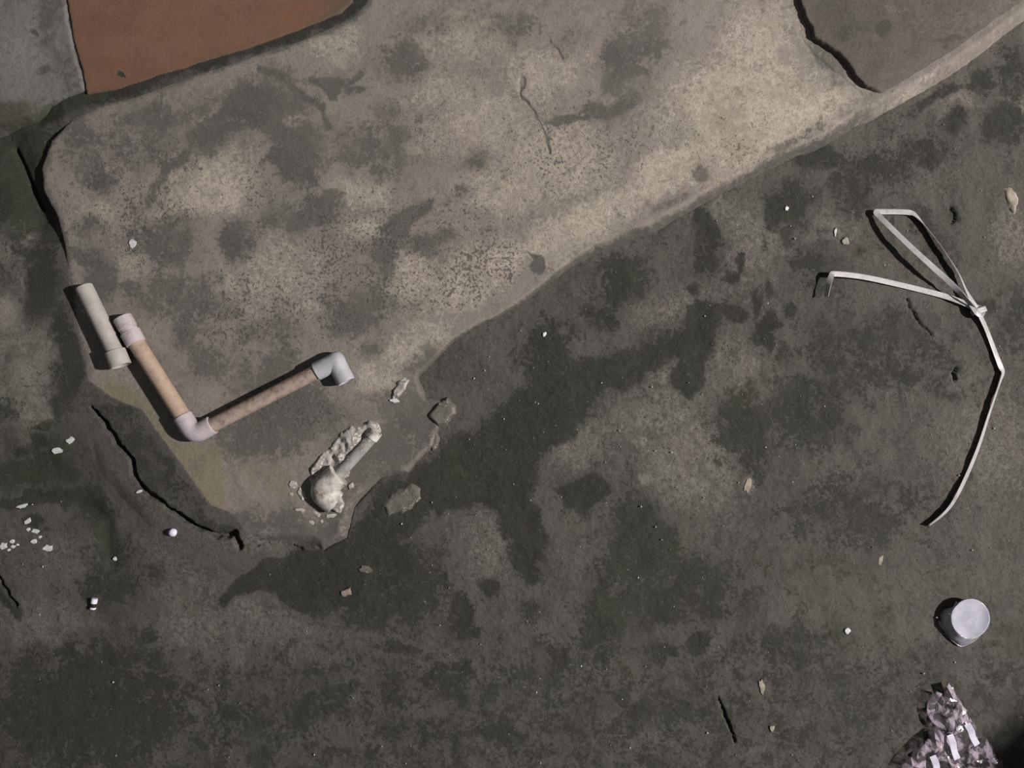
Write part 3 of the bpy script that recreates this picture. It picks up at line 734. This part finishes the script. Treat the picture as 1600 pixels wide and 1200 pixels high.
# ------------------------------------------------------------------ packing strap
t = thing('packing_strap', 'greyish-white plastic packing strap, knotted and looped on the dark floor', 'strap', P(1527, 485, 0))
sw, sth = .0082, .0009
V, F = ribbon([(1291, 463, .015, 60), (1294, 448, .016, 50), (1299, 431, .015, 20), (1306, 428, .013, 0), (1350, 433, .008, 5), (1410, 446, .005, 0), (1470, 461, .005, -5), (1500, 471, .006, 0), (1524, 482, .009, 0)], sw, sth)
mesh_obj('strap', V, F, M['strap'], t, smooth=False)
V, F = ribbon([(1524, 484, .009, 70), (1508, 466, .016, 72), (1484, 441, .022, 35), (1455, 415, .025, 8), (1420, 383, .022, 0), (1390, 354, .015, 0), (1374, 338, .008, 15), (1369, 331, .007, 10), (1378, 331, .007, 0),
               (1400, 331, .006, 0), (1420, 332, .006, 0), (1430, 336, .006, 30), (1445, 352, .007, 62), (1470, 384, .009, 66), (1496, 424, .010, 55), (1510, 455, .010, 40), (1527, 484, .010, 0)], sw, sth)
mesh_obj('strap', V, F, M['strap'], t, smooth=False)
V, F = ribbon([(1526, 482, .010, 10), (1540, 512, .006, 20), (1553, 546, .004, 15), (1563, 572, .004, 5), (1567, 582, .004, 30), (1562, 598, .004, 45), (1546, 645, .004, 40), (1528, 700, .004, 30), (1508, 748, .003, 25), (1490, 783, .003, 30), (1474, 803, .003, 40), (1452, 821, .003, 60)], sw, sth)
mesh_obj('strap', V, F, M['strap'], t, smooth=False)
V, F = ribbon([(1518, 476, .011, 0), (1526, 488, .014, 0), (1533, 492, .012, 10), (1535, 484, .009, 40), (1524, 480, .006, 30), (1520, 489, .009, 10), (1528, 486, .014, 0), (1541, 482, .013, 10)], sw, sth, 6)
mesh_obj('knot', V, F, M['strap'], t, smooth=False)

# ------------------------------------------------------------------ crushed plastic cup
t = thing('plastic_cup', 'small crushed milky plastic cup lying upside down on the floor', 'cup', P(1510, 970, 0))
seg = 48; V = []; F = []
cen = [(1508, 972, .001, 35.0, 34.0), (1508, 971, .004, 35.0, 34.5), (1511, 970, .008, 33.5, 33), (1514, 968, .012, 32, 32), (1516, 967, .015, 31, 31.5), (1516.5, 966.5, .016, 30, 30.5)]
for k, (cx, cy, z, rx, ry) in enumerate(cen):
    for i in range(seg):
        a = 2 * math.pi * i / seg
        f = 1.0
        rr = .16 * (1 - k / 5.5)
        f -= rr * 1.3 * math.exp(-((math.degrees(a) - 238) / 16) ** 2)              # dents in the wall
        f -= rr * .9 * math.exp(-((math.degrees(a) - 150) / 15) ** 2)
        f += rr * .7 * math.exp(-((math.degrees(a) - 100) / 12) ** 2)
        f -= rr * .8 * math.exp(-((math.degrees(a) - 45) / 26) ** 2)
        f += .012 * math.sin(a * 9 + k) * (k in (2, 3))
        V.append(P(cx + rx * f * math.cos(a), cy + ry * f * math.sin(a), z))
for k in range(len(cen) - 1):
    for i in range(seg):
        j = (i + 1) % seg; F.append((k * seg + i, (k + 1) * seg + i, (k + 1) * seg + j, k * seg + j))
w_ = mesh_obj('wall', V, F, M['cup'], t)
w_.modifiers.new('thickness', 'SOLIDIFY').thickness = .0007
Vb = []; Fb = []
for k, (f, z) in enumerate(((1.0, .0161), (.97, .0164), (.93, .0158), (.45, .0157), (.06, .0157))):
    for i in range(seg):
        a = 2 * math.pi * i / seg
        Vb.append(P(1516.5 + 30 * f * math.cos(a), 966.5 + 30.5 * f * math.sin(a), z + .0006 * math.sin(3 * a) * f))
for k in range(4):
    for i in range(seg):
        j = (i + 1) % seg; Fb.append((k * seg + i, (k + 1) * seg + i, (k + 1) * seg + j, k * seg + j))
Fb.append(tuple(range(4 * seg, 5 * seg))[::-1])
mesh_obj('base', Vb, Fb, M['cup_base'], t)
V = []
for i in range(seg):
    a = 2 * math.pi * i / seg
    for (dr, z) in ((0, .0008), (1.4, .0010), (1.4, .0022), (0, .0020)):
        kx = (36 + dr) ; ky = (34 + dr); f = 1 - .16 * (1.3 * math.exp(-((math.degrees(a) - 238) / 16) ** 2) + .9 * math.exp(-((math.degrees(a) - 150) / 15) ** 2) - .7 * math.exp(-((math.degrees(a) - 100) / 12) ** 2) + .8 * math.exp(-((math.degrees(a) - 45) / 26) ** 2))
        V.append(P(1508 + kx * f * math.cos(a), 972 + ky * f * math.sin(a), z))
F = [(i * 4 + k, i * 4 + (k + 1) % 4, ((i + 1) % seg) * 4 + (k + 1) % 4, ((i + 1) % seg) * 4 + k) for i in range(seg) for k in range(4)]
mesh_obj('rim', V, F, M['cup'], t)

for pts in ([(1484, 958, .0125, 20), (1493, 968, .0135, 30), (1503, 980, .0135, 30), (1509, 992, .0125, 20)], [(1496, 941, .012, -20), (1491, 949, .013, -20), (1488, 957, .012, -20)]):
    V, F = ribbon(pts, .0040, .0006, 6)
    mesh_obj('crease', V, F, M['cup'], t, smooth=False)
# ------------------------------------------------------------------ crumpled clear plastic in the corner
t = thing('plastic_wrapper', 'crumpled clear plastic wrapper with milky stripes near the floor corner', 'wrapper', P(1470, 1180, 0))
def ribs(gx, gy):
    u = (gx - 1480) * .56 + (gy - 1160) * .83          # along the wrapper's length, down-left edge to top
    v = (gx - 1480) * .86 - (gy - 1160) * .5
    return .0045 * np.abs(np.sin(v / 13.0)) * sstep(1085, 1125, gy) - .003
WR = [(1478, 1068), (1489, 1072), (1497, 1092), (1509, 1110), (1518, 1122), (1531, 1140), (1546, 1162), (1572, 1200), (1590, 1240), (1500, 1290), (1372, 1262),
      (1380, 1215), (1396, 1190), (1416, 1166), (1436, 1146), (1451, 1134), (1462, 1128), (1451, 1112), (1452, 1096), (1462, 1084), (1472, 1081)]
lump('film', WR, .020, 0.001, M['wrap'], 12, .008, 160, 7.0, t, flat=True, hf=ribs, rsc=22, sink=.001, jag=1.0)
def stripe(x0, y0, x1, y1, w, z):
    V, F = ribbon([(x0, y0, z, 5), ((x0 * 2 + x1) / 3 + 1, (y0 * 2 + y1) / 3, z + .003, -10), ((x0 + 2 * x1) / 3 - 1, (y0 + 2 * y1) / 3, z + .002, 10), (x1, y1, z, 0)], w, .0006, 4)
    mesh_obj('milky_stripe', V, F, M['wrap_stripe'], t, smooth=False)
stripe(1511, 1131, 1527, 1164, .010, .022)
stripe(1484, 1148, 1496, 1186, .010, .023)
stripe(1457, 1181, 1470, 1216, .010, .022)
V, F = ribbon([(1468, 1082, .012, 30), (1458, 1096, .010, 10), (1457, 1112, .011, 0), (1466, 1126, .015, -10), (1482, 1136, .020, -20)], .016, .0006, 6)
mesh_obj('folded_flap', V, F, M['wrap'], t, smooth=False)
V, F = ribbon([(1481, 1070, .011, 50), (1489, 1084, .013, 40), (1498, 1102, .014, 30), (1508, 1114, .016, 20)], .011, .0006, 6)
mesh_obj('folded_flap', V, F, M['wrap'], t, smooth=False)

# ------------------------------------------------------------------ added wall, unseen, put in to cast the soft shadow in the corner
wa, wb = Vector((1.22, -.71, 0)), Vector((3.2, .755, 0))
wd = (wb - wa).normalized(); wn = Vector((wd.y, -wd.x, 0)) * .14
V = []
for (ins, z) in ((0, -.03), (0, .985), (.012, 1.0)):
    for q in (wa + wn * (ins / .14), wb + wn * (ins / .14), wb + wn * (1 - ins / .14), wa + wn * (1 - ins / .14)):
        V.append((q.x, q.y, z))
F = [(3, 2, 1, 0), (8, 9, 10, 11)] + [(k * 4 + i, k * 4 + (i + 1) % 4, (k + 1) * 4 + (i + 1) % 4, (k + 1) * 4 + i) for k in range(2) for i in range(4)]
o = mesh_obj('added_shadow_wall', V, F, M['outer_block'], None, smooth=False)
tag(o, 'added waist-high wall, unseen, shading the corner beyond the crumpled wrapper', 'wall', None, 'structure')

# ------------------------------------------------------------------ stones and loose bits
o = lump('flat_stone', [(1565, 292), (1576, 290), (1589, 299), (1593, 318), (1584, 338), (1574, 326), (1567, 308)], .005, 0, M['stone'], 6, .001, 170, 2.0)
tag(o, 'pale buff flat stone sunk in the floor above the strap loop', 'stone')
o = lump('flat_stone', [(596, 790), (604, 776), (622, 762), (645, 754), (660, 762), (658, 780), (642, 798), (620, 804), (606, 812)], .004, 0, M['stone_grey'], 8, .0015, 171, 2.0)
tag(o, 'broad greyish-green flat stone in the black stain below the buried pipe', 'stone')
o = lump('broken_stone', [(664, 652), (672, 640), (684, 626), (700, 622), (712, 634), (710, 648), (698, 662), (684, 666)], .010, .003, M['stone_grey'], 6, .002, 172, 2.0)
tag(o, 'broken grey stone lump at the step edge right of the buried pipe', 'stone')
o = lump('broken_stone', [(668, 676), (682, 670), (690, 684), (684, 700), (676, 708), (670, 694)], .005, .001, M['stone_grey'], 5, .002, 173, 2.0)
tag(o, 'small tapering grey stone below the broken lump at the step edge', 'stone')
o = lump('mortar_chunk', [(612, 612), (620, 596), (632, 588), (640, 594), (634, 610), (624, 620), (614, 622)], .009, .008, M['mortar'], 4, .004, 174, 1.5, rsc=9)
tag(o, 'crumbly mortar chunk broken out of the step edge above the buried pipe', 'mortar')
o = chip('mortar_crumb', 617, 626, 8, 4, 0, .006, .008, M['flake'], 175)
tag(o, 'bright white mortar crumb against the mortar chunk', 'mortar crumb')
o = chip('pebble', 542, 925, 10, 7, -30, .006, 0, M['stone_pink'], 176); tag(o, 'pinkish pebble in the black stain below the step tip', 'pebble')
o = chip('pebble', 571, 889, 11, 6, 10, .004, 0, M['stone_grey'], 177); tag(o, 'flat grey pebble beside the pinkish pebble', 'pebble')
o = chip('shard', 1168, 758, 5, 12, 15, .002, 0, M['stone'], 178); tag(o, 'bluish-white thin shard on the dusty light patch of floor', 'shard')
o = chip('leaf_scrap', 1190, 1072, 5, 13, -10, .003, 0, M['stone'], 179); tag(o, 'pale upright leaf scrap beside the short hairline crack', 'leaf scrap')
o = chip('pebble', 1206, 1138, 5, 6, 0, .004, 0, M['stone'], 180); tag(o, 'small buff pebble below the pale leaf scrap', 'pebble')
o = chip('pebble', 1324, 985, 6, 6, 0, .004, 0, M['flake'], 181); tag(o, 'small whitish pebble left of the crushed cup', 'pebble')
o = chip('shard', 1376, 875, 4, 9, 15, .002, 0, M['stone'], 182); tag(o, 'thin pale shard below the tail of the strap', 'shard')
o = chip('splinter', 1305, 362, 2.4, 8, 8, .004, 0, M['flake'], 183); tag(o, 'thin whitish splinter standing above the strap end', 'splinter')
o = chip('crumb', 1321, 377, 6, 6, 0, .005, 0, M['stone'], 184); tag(o, 'rough buff crumb beside the thin whitish splinter', 'crumb')
o = chip('plaster_chip', 207, 380, 6, 8, 20, .004, zS, M['flake'], 185); tag(o, 'white plaster chip alone on the step above the pipes', 'chip')
o = chip('plaster_chip', 218, 768, 5, 3, -20, .004, .006, M['flake'], 186); tag(o, 'tiny white chip beside the long crack', 'chip')
o = chip('crumb', 851, 522, 3.4, 4.2, 20, .004, 0, M['bead'], 187); tag(o, 'bright white crumb on brown floor below the step edge', 'crumb')
o = chip('crumb', 1229, 326, 3.2, 4, 0, .004, 0, M['bead'], 188); tag(o, 'bright white crumb on the dark stain left of the strap loop', 'crumb')
# foam bead and cap
t = thing('foam_bead', 'round white foam bead on the floor below the long crack', 'bead', P(270, 832, surf(270, 832)))
V = []; F = []
n, mm = 16, 10; c0 = P(270, 832, surf(270, 832) + .0054)
for k in range(1, mm):
    ph = math.pi * k / mm
    for i in range(n):
        a = 2 * math.pi * i / n; r = .0064 * (1 + .03 * math.sin(3 * a + k))
        V.append((c0.x + r * math.sin(ph) * math.cos(a), c0.y + r * math.sin(ph) * math.sin(a), c0.z + r * .92 * math.cos(ph)))
for k in range(mm - 2):
    for i in range(n):
        j = (i + 1) % n; F.append((k * n + i, (k + 1) * n + i, (k + 1) * n + j, k * n + j))
F.append(tuple(range(n))); F.append(tuple(range((mm - 2) * n, (mm - 1) * n))[::-1])
mesh_obj('bead', V, F, M['bead'], t)
t = thing('tube_piece', 'tiny white plastic tube piece with a dark slot on the lower floor', 'plastic piece', P(145, 945, .0))
zt = surf(146, 944) + .0044
tube_obj('sleeve', straight(P(148, 935, zt), P(146.5, 943, zt), .0048, .001, False, False), M['bead'], t, seg=18)
tube_obj('slot', straight(P(146.5, 943, zt), P(145.5, 949, zt), .0040, .001, False, False), M['black'], t, 'dark slot', seg=18)
tube_obj('end_ring', straight(P(145.5, 949, zt), P(145, 952, zt), .0046, .001, False, False), M['bead'], t, seg=18)
# white paint flakes
FL = [(111, 688, 10, 6, -32, .003), (91, 703, 11, 6, -18, .003), (35, 791, 10, 4, -18, .003), (44, 814, 7, 4, -38, .003), (45, 827, 4, 3.5, 0, .003), (56, 830, 7, 4, 10, .003), (54, 846, 6, 4, -20, .003), (63, 839, 3, 2.5, 0, .002),
      (75, 856, 9, 5.5, -5, .003), (6, 853, 7, 6, 20, .003), (19, 846, 5, 4, 0, .003), (21, 854, 4, 3, 0, .002), (14, 859, 3, 2.4, 0, .002), (28, 851, 3, 2.4, 0, .002)]
for i, (x, y, rx, ry, an, th) in enumerate(FL):
    o = chip('paint_flake', x, y, rx, ry, an, th, .002, M['flake'], 200 + i)
    own = {0: 'white flake on the mossy hump, the one closer to the long crack', 1: 'ragged white flake on the mossy hump, further from the long crack',
           2: 'long thin white flake just under the mossy groove', 3: 'slanted white flake between the long thin flake and the crumbs',
           8: 'ragged white flake at the edge of the cluster towards the foam bead', 9: 'broad rounded white flake ringed by small crumbs'}
    tag(o, own.get(i, 'small white flake crumb in the cluster below the mossy groove'), 'flake', 'white flakes by the mossy groove')
o = chip('paint_flake', 180, 873, 3.4, 3.2, 0, .003, .001, M['flake'], 230); tag(o, 'lone round whitish flake below the foam bead', 'flake')

# fine pale grit all over the dark floor
rs = random.Random(5); V = []; F = []
inside = lambda x, y: float(sdpoly(np.array([x]), np.array([y]), STEP)[0]) > -12
cnt = 0
while cnt < 330:
    x = rs.uniform(0, 1600); y = rs.uniform(60, 1195)
    if inside(x, y): continue
    if x < 560 and rs.random() < .7: continue
    r = rs.choice((.7, .8, .9, 1.0, 1.2, 1.7)) / 1000 * .9; p = P(x, y, 0); b0 = len(V)
    for (dx, dy, dz) in ((1, 0, 0), (0, 1, 0), (-1, 0, 0), (0, -1, 0), (0, 0, 1.0), (0, 0, -2.0)):
        V.append((p.x + dx * r * rs.uniform(.7, 1.3), p.y + dy * r * rs.uniform(.7, 1.3), .0015 + dz * r))
    F += [(b0, b0 + 1, b0 + 4), (b0 + 1, b0 + 2, b0 + 4), (b0 + 2, b0 + 3, b0 + 4), (b0 + 3, b0, b0 + 4), (b0 + 1, b0, b0 + 5), (b0 + 2, b0 + 1, b0 + 5), (b0 + 3, b0 + 2, b0 + 5), (b0, b0 + 3, b0 + 5)]
    cnt += 1
o = mesh_obj('grit', V, F, M['flake'], None, smooth=False)
tag(o, 'fine pale grit scattered over the dark floor', 'grit', None, 'stuff')
